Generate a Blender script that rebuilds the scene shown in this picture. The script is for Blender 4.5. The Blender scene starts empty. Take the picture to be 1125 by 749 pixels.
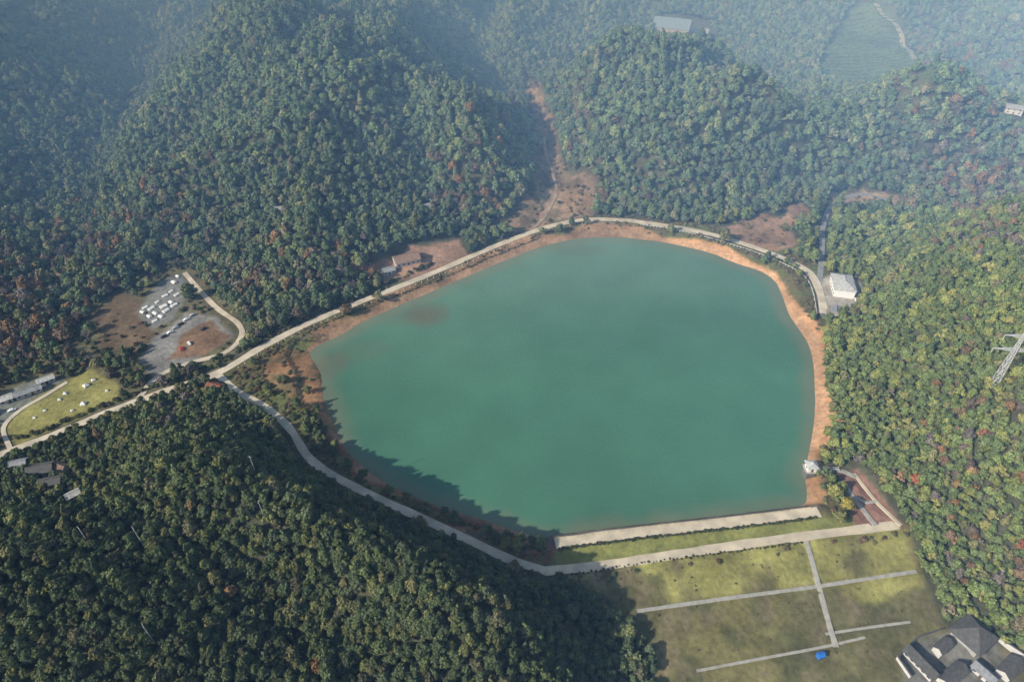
import bpy, math, random
import numpy as np
from mathutils import Vector, Matrix
random.seed(7); rng=np.random.default_rng(7)
scene=bpy.context.scene
COL=scene.collection
CH=300.0; CP=math.radians(40); FPX=750.0
# ------------------------------------------------------------------ camera
cd=bpy.data.cameras.new("camera"); cam=bpy.data.objects.new("camera",cd); COL.objects.link(cam)
cd.lens=24; cd.sensor_width=36; cd.clip_start=1; cd.clip_end=9000
cam.location=(0,0,CH); cam.rotation_euler=(math.pi/2-CP,0,0); scene.camera=cam
def rayd(px,py):
    dx=(px-562.5)/FPX; dy=(374.5-py)/FPX
    return np.array([dx, math.cos(CP)+math.sin(CP)*dy, -math.sin(CP)+math.cos(CP)*dy])
def Pz(px,py,z=4.0):
    d=rayd(px,py); t=(z-CH)/d[2]; return (d[0]*t,d[1]*t)
def project(x,y,z):
    fy=y*math.cos(CP)+(CH-z)*math.sin(CP); uy=y*math.sin(CP)-(CH-z)*math.cos(CP)
    fy=np.maximum(fy,1.0)
    return 562.5+FPX*x/fy, 374.5-FPX*uy/fy, fy
# ------------------------------------------------------------------ noise
TAB=np.random.default_rng(3).random((256,256))
def vnoise(x,y,s=0):
    x=np.asarray(x,float)+s*17.3; y=np.asarray(y,float)+s*31.7
    xi=np.floor(x).astype(int); yi=np.floor(y).astype(int); fx=x-xi; fy=y-yi
    fx=fx*fx*(3-2*fx); fy=fy*fy*(3-2*fy)
    a=TAB[xi&255,yi&255]; b=TAB[(xi+1)&255,yi&255]; c=TAB[xi&255,(yi+1)&255]; d=TAB[(xi+1)&255,(yi+1)&255]
    return (a*(1-fx)+b*fx)*(1-fy)+(c*(1-fx)+d*fx)*fy
def fbm(x,y,sc,o=4,s=0):
    v=0;a=.5;t=0
    for i in range(o):
        v=v+a*vnoise(x/sc*2**i,y/sc*2**i,s+i*3); t+=a; a*=.5
    return v/t
def sst(a,b,x):
    t=np.clip((x-a)/(b-a),0,1); return t*t*(3-2*t)
def pdist(x,y,poly,closed=True):
    x=np.asarray(x,float); y=np.asarray(y,float)
    D=np.full(x.shape,1e9); ins=np.zeros(x.shape,bool); n=len(poly)
    for i in range(n if closed else n-1):
        ax,ay=poly[i]; bx,by=poly[(i+1)%n]
        ex,ey=bx-ax,by-ay; L=ex*ex+ey*ey+1e-9
        t=np.clip(((x-ax)*ex+(y-ay)*ey)/L,0,1)
        D=np.minimum(D,(x-ax-t*ex)**2+(y-ay-t*ey)**2)
        if closed:
            c=((ay>y)!=(by>y)); xx=ax+(y-ay)*ex/(ey if abs(ey)>1e-9 else 1e-9)
            ins^=(c&(x<xx))
    D=np.sqrt(D)
    return np.where(ins,-D,D) if closed else D
# ------------------------------------------------------------------ layout
def smooth_closed(pts,it=2):
    for _ in range(it):
        q=[]
        n=len(pts)
        for i in range(n):
            a=pts[i];b=pts[(i+1)%n]
            q.append((a[0]*.75+b[0]*.25,a[1]*.75+b[1]*.25)); q.append((a[0]*.25+b[0]*.75,a[1]*.25+b[1]*.75))
        pts=q
    return pts
lake_px=[(630,262),(665,260),(700,262),(740,268),(780,277),(810,290),(835,297),(852,308),(860,325),(866,345),(878,362),(889,378),(894,400),(895,425),(896,450),(893,475),(888,500),(884,525),(888,548),(880,558),(800,568),(720,579),(660,585),(612,590),(590,589),(560,582),(535,572),(500,562),(460,548),(425,532),(400,515),(380,495),(368,470),(360,450),(353,430),(354,414),(345,397),(338,388),(352,378),(375,368),(400,352),(440,335),(480,318),(510,305),(545,290),(590,272)]
LAKE=smooth_closed([Pz(a,b,0) for a,b in lake_px],1)
ring_px=[(245,413),(290,378),(350,348),(420,320),(480,296),(540,270),(590,251),(630,240),(670,238),(720,243),(780,248),(830,260),(880,283),(905,296),(922,320),(908,350),(905,400),(906,450),(903,500),(905,540),(935,560),(990,580),(880,592),(720,616),(600,631),(520,599),(420,554),(340,507),(314,472),(288,447),(258,432)]
RING=[Pz(a,b,4) for a,b in ring_px]
CAMP=[Pz(a,b,4) for a,b in [(-60,400),(60,395),(100,345),(150,300),(200,285),(220,305),(268,352),(276,378),(240,412),(130,455),(0,505),(-60,530)]]
GRASS=[Pz(a,b,-3) for a,b in [(600,637),(990,583),(1012,640),(1040,690),(1130,715),(1150,800),(730,800),(720,720),(690,685),(650,655)]]
CLEAR=[Pz(a,b,5) for a,b in [(795,248),(840,238),(885,215),(915,210),(985,215),(985,240),(915,250),(925,300),(900,300),(850,275)]]
HAM=[Pz(a,b,6) for a,b in [(-60,505),(70,500),(115,520),(110,560),(40,570),(-60,575)]]
FLATS=[RING,CAMP,GRASS,CLEAR,HAM]
HILLS=[(-215,745,122,145,225,.25),(-110,1040,145,220,190,0),(-50,625,50,52,115,.1),(165,680,84,145,105,-.1),(400,650,66,152,78,-.15),
(-620,600,138,130,330,-.1),(-480,330,42,110,90,0),(-760,1000,190,300,300,0),(130,1080,75,260,130,0),(600,1130,125,260,210,.2),(820,800,95,220,160,0),
(425,285,90,145,140,0),(330,170,48,95,90,0),(430,455,38,90,55,.2),(-205,160,50,115,80,-.15),(-60,90,28,100,55,0),(-150,210,35,50,38,-.5),(-100,186,36,50,34,-.5),(-57,163,36,50,32,-.5),(-17,141,33,48,32,-.4),(300,1350,150,500,200,0),(-600,1500,220,600,300,0),(620,520,72,150,80,0)]
GUL=[(40,560),(30,610),(25,680),(-10,760),(-30,860),(-20,980)]
VAL=[(-340,440),(-390,560),(-400,700),(-430,850)]
VAR2=[(290,520),(360,520),(430,540),(540,600)]
def hills(x,y):
    wx=x+26*(fbm(x,y,130,3,5)-.5)*2; wy=y+26*(fbm(x,y,130,3,9)-.5)*2
    s=0; p=2.3
    k=sst(260,420,y)
    ux=wx*k+x*(1-k); uy=wy*k+y*(1-k)
    for cx,cy,h,sx,sy,a in HILLS:
        u=(ux-cx)*math.cos(a)+(uy-cy)*math.sin(a); v=-(ux-cx)*math.sin(a)+(uy-cy)*math.cos(a)
        s=s+(h*np.exp(-((u/sx)**2+(v/sy)**2)))**p
    z=s**(1/p)
    r=1-np.abs(2*fbm(x,y,120,3,2)-1)
    z=z+(r-.78)*76*np.clip(z/60,0,1)*(.35+.65*np.maximum(sst(260,420,y),sst(200,260,x)))
    g=pdist(wx,wy,GUL,False); z=z*(1-.5*np.exp(-(g/30)**2))
    g=pdist(wx,wy,VAL,False); z=z*(1-.5*np.exp(-(g/38)**2))
    g=pdist(wx,wy,VAR2,False); z=z*(1-.55*np.exp(-(g/34)**2))
    return z
def base_h(x,y):
    d=pdist(x,y,LAKE)
    df=np.full(x.shape,1e9)
    for f in FLATS: df=np.minimum(df,pdist(x,y,f))
    nearleft=sst(60,10,x)*sst(330,270,y)
    m=sst(0,62-27*nearleft,df)
    yl=183+(np.clip(x,17,199)-17)*27/182
    dip=np.clip(yl-5-y,0,75)*0.17*sst(-30,40,x)
    b=4+0.6*(fbm(x,y,30,3,1)-.5)*sst(0,8,df)-dip
    far=sst(540,900,y)*14
    z=b+far*m+hills(x,y)*m
    shore=np.where(d>0,d*0.36+.15*(fbm(x,y,9,3,4)-.5)*2,d*0.3)
    mar=pdist(x,y,[Pz(a,c,0) for a,c in [(285,400),(330,380),(352,395),(356,440),(380,500),(350,495),(310,450)]])
    shore=np.where((d>0)&(mar<4),np.minimum(shore,0.5+d*.12),shore)
    return np.where(d<14,np.maximum(np.minimum(z,shore),-5),z), d, df
def axis(lo,hi,f0,f1,m0,m1,fs,ms):
    a=list(np.arange(f0,f1,fs)); v=f1; s=fs
    while v<hi:
        a.append(v)
        s=min(s*1.15,ms) if v<m1 else s*1.15
        v+=s
    a.append(hi); v=f0; s=fs; b=[]
    while v>lo:
        s=min(s*1.15,ms) if v>m0 else s*1.15
        v-=s; b.append(max(v,lo))
    return np.array(sorted(set(b+a)))
XS=axis(-3500,3500,-335,335,-720,720,1.6,4.0)
YS=axis(-800,5000,122,540,60,1120,1.6,4.0)
GX,GY=np.meshgrid(XS,YS)
GZ,GD,GF=base_h(GX,GY)
def H(x,y,G=None):
    G=GZ if G is None else G
    x=np.asarray(x,float); y=np.asarray(y,float)
    i=np.clip(np.searchsorted(XS,x)-1,0,len(XS)-2); j=np.clip(np.searchsorted(YS,y)-1,0,len(YS)-2)
    u=(x-XS[i])/(XS[i+1]-XS[i]); v=(y-YS[j])/(YS[j+1]-YS[j])
    return (G[j,i]*(1-u)+G[j,i+1]*u)*(1-v)+(G[j+1,i]*(1-u)+G[j+1,i+1]*u)*v
TT=np.arange(120,2600,1.0)
def P(px,py):
    d=rayd(px,py); x=d[0]*TT; y=d[1]*TT; z=CH+d[2]*TT
    k=np.argmax(z<H(x,y)); t=TT[k]; return (d[0]*t,d[1]*t)
# ------------------------------------------------------------------ materials
def mat(name,c,rough=.8,ns=.5,amt=.25,bump=0.0,bs=2.0,metal=0,spec=.3):
    m=bpy.data.materials.new(name); m.use_nodes=True; nt=m.node_tree; b=nt.nodes["Principled BSDF"]
    b.inputs["Roughness"].default_value=rough; b.inputs["Metallic"].default_value=metal
    b.inputs["Specular IOR Level"].default_value=spec
    g=nt.nodes.new("ShaderNodeNewGeometry"); n=nt.nodes.new("ShaderNodeTexNoise"); n.inputs["Scale"].default_value=ns; n.inputs["Detail"].default_value=6
    nt.links.new(g.outputs["Position"],n.inputs["Vector"])
    r=nt.nodes.new("ShaderNodeMapRange"); r.inputs[1].default_value=.3; r.inputs[2].default_value=.7; r.inputs[3].default_value=1-amt; r.inputs[4].default_value=1+amt
    nt.links.new(n.outputs["Fac"],r.inputs[0])
    mx=nt.nodes.new("ShaderNodeVectorMath"); mx.operation='SCALE'; mx.inputs[0].default_value=c[:3]; nt.links.new(r.outputs[0],mx.inputs["Scale"])
    nt.links.new(mx.outputs[0],b.inputs["Base Color"])
    if bump:
        n2=nt.nodes.new("ShaderNodeTexNoise"); n2.inputs["Scale"].default_value=bs; n2.inputs["Detail"].default_value=4; nt.links.new(g.outputs["Position"],n2.inputs["Vector"])
        bp=nt.nodes.new("ShaderNodeBump"); bp.inputs["Distance"].default_value=bump; nt.links.new(n2.outputs["Fac"],bp.inputs["Height"]); nt.links.new(bp.outputs[0],b.inputs["Normal"])
    return m
def tilemat(name,c,sc=3.0):
    m=mat(name,c,.75,.6,.25); nt=m.node_tree
    tc=nt.nodes.new("ShaderNodeTexCoord"); w=nt.nodes.new("ShaderNodeTexWave"); w.inputs["Scale"].default_value=sc; w.inputs["Distortion"].default_value=.4
    nt.links.new(tc.outputs["Object"],w.inputs["Vector"])
    bp=nt.nodes.new("ShaderNodeBump"); bp.inputs["Distance"].default_value=.08; nt.links.new(w.outputs["Fac"],bp.inputs["Height"])
    nt.links.new(bp.outputs[0],nt.nodes["Principled BSDF"].inputs["Normal"]); return m
M_conc=mat("concrete_road",(.53,.46,.35),.85,.12,.25); M_tan=mat("dam_paving",(.54,.46,.33),.85,.15,.22)
M_path=mat("path_paving",(.35,.33,.28),.85,.4,.2); M_asph=mat("grey_road",(.24,.24,.24),.85,.2,.2)
M_dirt=mat("dirt_track",(.30,.23,.17),.9,.15,.3); M_brick=mat("brick_paving",(.30,.18,.14),.85,.4,.3)
M_wall=mat("white_render",(.52,.50,.47),.8,.4,.1); M_grey=mat("grey_render",(.35,.34,.32),.8,.4,.15)
M_glass=mat("window_glass",(.04,.05,.06),.15,.3,.1,spec=.6); M_frame=mat("door_wood",(.12,.07,.04),.6,1,.2)
M_rdark=tilemat("dark_grey_tiles",(.12,.117,.11)); M_rgrey=tilemat("grey_roof_sheet",(.32,.33,.34)); M_rblue=tilemat("blue_grey_roof_sheet",(.20,.28,.38)); M_rbrown=tilemat("brown_roof_tiles",(.30,.20,.155)); M_rred=tilemat("red_roof_tiles",(.30,.12,.07)); M_rwhite=tilemat("pale_roof_sheet",(.55,.55,.52))
M_blue=mat("blue_sheet",(.03,.16,.5),.6,.5,.1)
M_canvas=mat("white_canvas",(.72,.71,.68),.85,.5,.06); M_steel=mat("galvanised_steel",(.55,.55,.55),.5,1,.1,metal=.1)
M_bark=mat("bark",(.10,.075,.05),.95,2,.3); M_paintw=mat("white_paint",(.75,.74,.72),.5,.8,.06); M_tyre=mat("tyre_rubber",(.02,.02,.02),.9)
def leafmat():
    m=bpy.data.materials.new("foliage"); m.use_nodes=True; nt=m.node_tree; b=nt.nodes["Principled BSDF"]
    b.inputs["Roughness"].default_value=.75; b.inputs["Specular IOR Level"].default_value=.15
    a=nt.nodes.new("ShaderNodeAttribute"); a.attribute_type='INSTANCER'; a.attribute_name="tint"
    s=nt.nodes.new("ShaderNodeAttribute"); s.attribute_name="shade"
    o=nt.nodes.new("ShaderNodeObjectInfo")
    r=nt.nodes.new("ShaderNodeMapRange"); r.inputs[3].default_value=.78; r.inputs[4].default_value=1.3; nt.links.new(o.outputs["Random"],r.inputs[0])
    mu=nt.nodes.new("ShaderNodeMath"); mu.operation='MULTIPLY'; nt.links.new(s.outputs["Fac"],mu.inputs[0]); nt.links.new(r.outputs[0],mu.inputs[1])
    v=nt.nodes.new("ShaderNodeVectorMath"); v.operation='SCALE'; nt.links.new(a.outputs["Vector"],v.inputs[0]); nt.links.new(mu.outputs[0],v.inputs["Scale"])
    nt.links.new(v.outputs[0],b.inputs["Base Color"]); return m
M_leaf=leafmat()
# ------------------------------------------------------------------ mesh helpers
def mk(name,V,F,mats,parent=None,fm=None,smooth=False,link=True):
    me=bpy.data.meshes.new(name); me.from_pydata([tuple(map(float,v)) for v in V],[],[tuple(map(int,f)) for f in F])
    for m in (mats if isinstance(mats,(list,tuple)) else [mats]): me.materials.append(m)
    if fm is not None: me.polygons.foreach_set("material_index",np.array(fm,dtype=np.int32))
    if smooth: me.polygons.foreach_set("use_smooth",np.ones(len(F),bool))
    me.update(); o=bpy.data.objects.new(name,me)
    if link: COL.objects.link(o)
    if parent: o.parent=parent
    return o
def bx(x0,x1,y0,y1,z0,z1):
    return [(x0,y0,z0),(x1,y0,z0),(x1,y1,z0),(x0,y1,z0),(x0,y0,z1),(x1,y0,z1),(x1,y1,z1),(x0,y1,z1)],[(0,3,2,1),(4,5,6,7),(0,1,5,4),(1,2,6,5),(2,3,7,6),(3,0,4,7)]
def join(parts):
    V=[];F=[];FM=[]
    for p in parts:
        v,f=p[0],p[1]; m=p[2] if len(p)>2 else 0; n=len(V); V+=list(v); F+=[tuple(i+n for i in q) for q in f]; FM+=[m]*len(f)
    return V,F,FM
def tube(a,b,r0,r1,n=6):
    a=Vector(a);b=Vector(b);d=(b-a).normalized(); u=d.orthogonal().normalized(); w=d.cross(u)
    V=[a+(u*math.cos(2*math.pi*i/n)+w*math.sin(2*math.pi*i/n))*r0 for i in range(n)]+[b+(u*math.cos(2*math.pi*i/n)+w*math.sin(2*math.pi*i/n))*r1 for i in range(n)]
    F=[(i,(i+1)%n,n+(i+1)%n,n+i) for i in range(n)]+[tuple(range(n))[::-1],tuple(range(n,2*n))]
    return [tuple(v) for v in V],F
def empty(name,loc,rot,label,cat,group=None):
    e=bpy.data.objects.new(name,None); COL.objects.link(e); e.location=loc; e.rotation_euler=(0,0,rot); e.empty_display_size=1
    e["label"]=label; e["category"]=cat
    if group: e["group"]=group
    return e
# ------------------------------------------------------------------ roads : carve terrain + ribbons
def catmull(pts,step=3.0):
    pts=[np.array(p,float) for p in pts]; pts=[2*pts[0]-pts[1]]+pts+[2*pts[-1]-pts[-2]]; out=[]
    for i in range(1,len(pts)-2):
        p0,p1,p2,p3=pts[i-1:i+3]; n=max(2,int(np.linalg.norm(p2-p1)/step))
        for k in range(n):
            t=k/n; out.append(.5*((2*p1)+(-p0+p2)*t+(2*p0-5*p1+4*p2-p3)*t*t+(-p0+3*p1-3*p2+p3)*t**3))
    out.append(pts[-2]); return np.array(out)
ROADS=[]
def road(name,pix,w,m,z=None,edge=3.0):
    if z is not None: pts=[Pz(a,b,z) for a,b in pix]
    else: pts=[P(a,b) for a,b in pix]
    c=catmull(pts)
    zz=H(c[:,0],c[:,1]) if z is None else np.full(len(c),float(z))
    if z is None:
        k=9; pad=np.pad(zz,(k//2,k//2),mode='edge'); zz=np.convolve(pad,np.ones(k)/k,mode='valid')
    hw=w/2
    best=np.full(GZ.shape,1e9); bz=np.zeros(GZ.shape)
    for i in range(len(c)-1):
        ax,ay=c[i];bx_,by_=c[i+1]; R=hw+edge+3
        i0,i1=np.searchsorted(XS,[min(ax,bx_)-R,max(ax,bx_)+R]); j0,j1=np.searchsorted(YS,[min(ay,by_)-R,max(ay,by_)+R])
        if i1<=i0 or j1<=j0: continue
        X=GX[j0:j1,i0:i1];Y=GY[j0:j1,i0:i1]; ex,ey=bx_-ax,by_-ay; L=ex*ex+ey*ey+1e-9
        t=np.clip(((X-ax)*ex+(Y-ay)*ey)/L,0,1); D=np.hypot(X-ax-t*ex,Y-ay-t*ey); Z=zz[i]+(zz[i+1]-zz[i])*t
        B=best[j0:j1,i0:i1]; u=D<B; B[u]=D[u]; bz[j0:j1,i0:i1][u]=Z[u]
    pad=1.3 if (abs(c[:,0]).max()<340 and c[:,1].max()<545) else 4.5
    wgt=1-sst(hw+pad,hw+pad+edge,best); GZ[:]=np.where(best<1e8,GZ*(1-wgt)+(bz-.22)*wgt,GZ)
    ROADS.append(dict(name=name,c=c,z=zz,w=w,m=m))
lake_road=[(-40,515),(15,494),(60,477),(120,452),(180,430),(240,409),(290,380),(350,350),(420,322),(480,298),(540,272),(590,253),(630,243),(670,241),(720,246),(780,257),(830,272),(868,287),(890,300),(901,322),(906,348)]
road("lake_road",lake_road,5.6,M_conc,4)
road("shore_road",[(240,412),(262,431),(290,446),(318,470),(340,503),(375,527),(420,549),(470,572),(520,595),(560,614),(600,627)],4.6,M_conc,4.02)
road("dam_crest_road",[(610,597),(650,591),(700,585),(800,574),(900,562)],6.2,M_tan,5.2,4)
road("dam_toe_road",[(598,627),(660,621),(720,612),(800,600),(880,589),(988,576)],5.0,M_tan,3.3,3)
road("grass_path",[(884,590),(893,620),(905,665),(918,712)],2.4,M_path)
road("grass_path",[(700,671),(790,659),(890,646),(1006,628)],1.8,M_path)
road("grass_path",[(765,737),(830,725),(900,712),(950,700)],1.2,M_path)
road("grass_path",[(906,697),(950,690),(1000,683)],1.2,M_path)
road("hillside_road",[(900,312),(902,290),(903,270),(905,245),(916,224),(945,214),(975,220)],4.2,M_asph)
road("camp_road",[(203,300),(222,322),(240,340),(262,356),(265,371),(246,388),(205,400),(172,415),(150,442)],3.6,M_conc)
road("camp_path",[(12,494),(4,470),(22,452),(48,436),(74,420)],2.6,M_conc)
road("upland_road",[(962,2),(975,20),(990,42),(1004,66)],6,M_path)
road("dirt_track",[(598,150),(600,170),(607,190),(611,212),(600,236),(586,252)],2.6,M_dirt)
road("brick_path",[(925,528),(942,552),(962,577)],2.4,M_path,3.6)
road("brick_path",[(938,520),(962,550),(990,577)],2.0,M_tan,3.6)
road("brick_path",[(905,515),(925,517),(940,524)],2.6,M_path,3.8)
road("brick_path",[(940,545),(952,552),(963,550)],1.6,M_path,3.6)
# clearings in the woods (world polygons on terrain)
def poly(pix): return [P(a,b) for a,b in pix]
TEA=poly([(898,76),(915,40),(932,14),(962,2),(990,30),(1008,62),(1020,98),(960,92)])
HALLP=poly([(712,44),(726,18),(775,24),(788,44),(755,52)])
BARE1=poly([(788,250),(815,244),(838,236),(850,240),(878,222),(890,235),(868,252),(874,272),(852,278),(820,266)])
PLAZA=poly([(915,214),(945,208),(985,216),(985,232),(950,228),(918,228)])
YARD=poly([(900,306),(916,300),(944,308),(946,324),(930,345),(906,348)])
LODGE=poly([(410,292),(450,270),(505,262),(512,284),(472,300),(425,312)])
LAWN=poly([(8,470),(14,456),(60,425),(100,406),(132,424),(126,442),(60,470),(22,488)])
PARK=poly([(150,400),(170,372),(205,342),(238,348),(256,370),(215,396),(170,412)])
TENTP=poly([(150,345),(172,312),(198,302),(212,318),(190,352),(168,362)])
FIELD=poly([(100,350),(130,322),(160,335),(172,365),(150,385),(110,380)])
GULLY=poly([(575,75),(594,95),(610,150),(622,188),(648,198),(662,225),(632,243),(585,256),(540,254),(572,230),(586,205),(590,150),(578,105)])
CAMPR=poly([(-20,450),(10,428),(50,412),(75,420),(40,448),(0,470)])
TRI=poly([(922,520),(942,515),(996,580),(940,580)])
CLR=[TEA,HALLP,BARE1,PLAZA,YARD,LODGE,LAWN,PARK,TENTP,FIELD,GULLY,CAMPR,TRI]
# ------------------------------------------------------------------ terrain colours
n1=fbm(GX,GY,14,4,11); n2=fbm(GX,GY,60,3,12); n3=fbm(GX,GY,7,2,13)
C=np.zeros(GX.shape+(3,))
def setc(mask,col,var=.25):
    mask=np.clip(mask,0,1)[...,None]; col=np.array(col)*(1+var*2*(n1[...,None]-.5)*1.6)*(1+.35*(n3[...,None]-.5))
    C[:]=C*(1-mask)+col*mask
setc(np.ones(GX.shape),(.08,.082,.05))
dring=pdist(GX,GY,RING)
setc(sst(3,0,dring),(.14,.12,.055),.4)
setc(sst(3,0,dring)*sst(.45,.6,n1),(.10,.11,.04),.3)
setc(sst(3,0,pdist(GX,GY,CAMP)),(.12,.11,.06),.4)
right=sst(90,150,GX)
bw=(1.5+15*sst(.3,.72,n2)+8*(n1-.5))*(1-.25*right)+2.5*right
LLPX=[(240,420),(330,385),(352,400),(352,440),(400,510),(520,565),(610,590),(610,630),(540,610),(400,550),(320,490)]
ll=pdist(GX,GY,[Pz(a,b,2) for a,b in LLPX])
bank=sst(bw+2,bw-2,GD)
setc(bank*(1-right),(.29,.18,.10),.5); setc(bank*right,(.48,.27,.135),.3)
setc(bank*sst(2,-2,ll),(.17,.085,.05),.5)
setc(sst(bw*.5+1,bw*.5-1,GD)*.4,(.38,.25,.16),.3)
MARPX=[(285,402),(322,386),(352,393),(360,440),(372,475),(340,455),(312,432),(292,418)]
marsh=pdist(GX,GY,[Pz(a,b,1) for a,b in MARPX])
setc(sst(3,-2,marsh)*sst(.28,.45,n1),(.25,.14,.07),.6)
setc(sst(3,-2,marsh)*sst(.5,.62,fbm(GX,GY,7,3,41)),(.13,.10,.05),.6)
gr=sst(2,-1,pdist(GX,GY,GRASS))
setc(gr,(.125,.115,.05),.25); setc(gr*sst(.38,.66,fbm(GX,GY,30,5,21)),(.175,.158,.062),.25); setc(gr*sst(.48,.7,fbm(GX,GY,12,4,22))*.7,(.085,.09,.038),.3)
setc(gr*sst(.54,.74,fbm(GX,GY,8,4,27))*.6,(.19,.15,.09),.2)
sunlit_panel=pdist(GX,GY,[Pz(a,b,0) for a,b in [(700,620),(985,583),(1012,640),(960,660),(890,645),(720,664)]])
setc(gr*sst(3,-2,sunlit_panel)*sst(.25,.5,fbm(GX,GY,18,4,35)),(.27,.25,.08),.3)  # sunlit look of the upper grass panel painted in as brighter colour
dstrip=pdist(GX,GY,[Pz(a,b,4) for a,b in [(612,603),(900,567),(985,573),(880,585),(720,608),(605,625)]])
setc(sst(1,-1,dstrip),(.19,.195,.06),.3)
def pc(p,col,v=.25,e=2,j=6): setc(sst(e,-e,pdist(GX,GY,p)+(n1-.5)*j),col,v)
pc(TEA,(.10,.14,.065),.2); pc(BARE1,(.30,.19,.12),.4,2,16); pc(PLAZA,(.34,.25,.17),.35,2,18); pc(YARD,(.34,.31,.26),.2); pc(LODGE,(.30,.19,.13),.4,2,12)
pc(FIELD,(.14,.10,.06),.3); pc(PARK,(.22,.21,.19),.25); pc(TENTP,(.2,.2,.18),.2); pc(GULLY,(.27,.19,.13),.5,3,26); pc(CAMPR,(.18,.19,.16),.2); pc(LAWN,(.27,.25,.085),.25,1)
setc(sst(2,-2,pdist(GX,GY,GULLY))*sst(.48,.62,fbm(GX,GY,8,3,33))*.85,(.14,.11,.065),.4)
pc(TRI,(.25,.14,.10),.3,1,2)
pc(poly([(185,395),(200,368),(232,352),(252,372),(225,392)]),(.2,.125,.075),.3,1)
pc(HALLP,(.09,.09,.06),.2)
so=P(628,225); setc(sst(26,8,np.hypot(GX-so[0],GY-so[1])+(n1-.5)*20)*.8,(.32,.21,.12),.4)
dam_u=sst(1.5,-1.5,pdist(GX,GY,[Pz(a,b,2) for a,b in [(585,590),(880,556),(905,560),(885,568),(610,606)]]))
setc(dam_u,(.12,.105,.085),.3)
C=np.clip(C,0.005,.8)
# ------------------------------------------------------------------ pads for buildings
def pad(x,y,r,z=None):
    z=float(H(x,y)) if z is None else z
    D=np.hypot(GX-x,GY-y); w=1-sst(r,r+7,D); GZ[:]=GZ*(1-w)+z*w
    return z
HOUSES=[]
def windows(root,w,d,h,floors,n,inset=1.2):
    for f in range(floors):
        z=1.0+f*(h/floors)
        for side in (-1,1):
            for i in range(n):
                x=-w/2+w*(i+.5)/n
                if side==-1 and f==0 and i==n//2: continue
                ww,wh=min(1.5,w/n*.55),min(1.4,h/floors*.5)
                y=side*(d/2)
                a=bx(x-ww/2-.1,x+ww/2+.1,y-.05,y+.05,z-.1,z+wh+.1); b=bx(x-ww/2,x+ww/2,y-.09,y+.09,z,z+wh)
                V,F,M=join([(a[0],a[1],0),(b[0],b[1],1)]); mk("window",V,F,[M_paintw,M_glass],root,M)
def house(name,px,py,w,d,h,rot,rh,roofm,wallm,label,cat,kind="gable",floors=1,nwin=3,ov=.7,padr=None,rf=.6):
    x,y=P(px,py)
    z=pad(x,y,(padr or max(w,d)*.55))
    r=empty(name,(x,y,z),math.radians(rot),label,cat)
    v,f=bx(-w/2,w/2,-d/2,d/2,-1.5,h)
    V=list(v);F=list(f)
    if kind=="gable":
        V+=[(-w/2,0,h+rh*.97),(w/2,0,h+rh*.97)]; F+=[(4,8,7),(5,6,9)]
    mk("wall",V,F,wallm,r)
    windows(r,w,d,h,floors,nwin)
    a=bx(-.6,.6,-d/2-.08,-d/2+.05,0,2.2) if nwin%2 else bx(w/(2*nwin)-.6,w/(2*nwin)+.6,-d/2-.08,-d/2+.05,0,2.2)
    mk("door",a[0],a[1],M_frame,r)
    W=w/2+ov; D=d/2+ov; k=.22; e=h-ov*rh/(d/2)*.6+.05
    if kind=="gable":
        V=[(-W,-D,e),(W,-D,e),(W,0,h+rh+.1),(-W,0,h+rh+.1),(W,D,e),(-W,D,e)]
        V+= [(a,b,c-k) for a,b,c in V]
        F=[(0,1,2,3),(3,2,4,5),(7,6,9,8),(8,9,11,10),(0,6,7,1),(1,7,8,2),(2,8,10,4),(4,10,11,5),(5,11,9,3),(3,9,6,0)]
    else:
        rl=max(W-D,0.25)
        V=[(-W,-D,e),(W,-D,e),(W,D,e),(-W,D,e),(-rl,0,h+rh),(rl,0,h+rh)]; V+=[(a,b,c-k) for a,b,c in V[:4]]
        F=[(0,1,5,4),(1,2,5),(2,3,4,5),(3,0,4),(0,6,7,1),(1,7,8,2),(2,8,9,3),(3,9,6,0),(9,8,7,6)]
    ro=mk("roof",V,F,roofm,r)
    L=W if kind=="gable" else max(W-D,.25)
    v,f=bx(-L,L,-.18,.18,h+rh+.02,h+rh+.32); mk("roof_ridge",v,f,roofm,ro)
    HOUSES.append((x,y,max(w,d)*rf)); return r
house("lakeside_house",924,318,21,14,6.5,78,3.4,M_rwhite,M_paintw,"white two-storey house with pale hipped roof beside the lake road","house","hip",2,5)
house("garage_shed",917,344,7,5,3,70,1.3,M_rgrey,M_grey,"small grey shed beside the white lakeside house","shed","gable",1,2)
house("lodge_building",447,288,19,11,3.6,24,2.6,M_rbrown,M_wall,"low lodge with wide brown roof beside a red earth yard","house","gable",1,5)
house("lodge_building",427,300,9,6,3.2,25,1.5,M_rgrey,M_wall,"small lodge annex with grey roof by the lake road","house","gable",1,3)
house("kiosk_hut",237,428,9,5,3,-20,1.4,M_rred,M_frame,"small wooden kiosk with red tiled roof at the road junction","hut","gable",1,2)
house("mountain_hall",738,33,46,26,5,-22,9,M_rblue,M_grey,"large low hall with blue-grey gabled roof in a forest clearing","building","gable",1,7,rf=.55)
house("mountain_hall",770,38,18,11,3.5,-22,3.5,M_rgrey,M_grey,"grey roofed annex beside the large blue-grey hall","building","gable",1,3,rf=.5)
house("hillside_hut",309,233,9,5,3,10,1.4,M_rgrey,M_wall,"small pale roofed hut among trees on the slope","hut","gable",1,2,rf=.5)
house("hillside_hut",469,229,9,5,3,20,1.4,M_rgrey,M_wall,"small grey roofed hut in the hillside woods","hut","gable",1,2)
house("valley_house",1112,124,14,9,5,-25,2.5,M_rgrey,M_wall,"pale village house with grey roof in wooded valley","house","gable",2,3)
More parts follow.
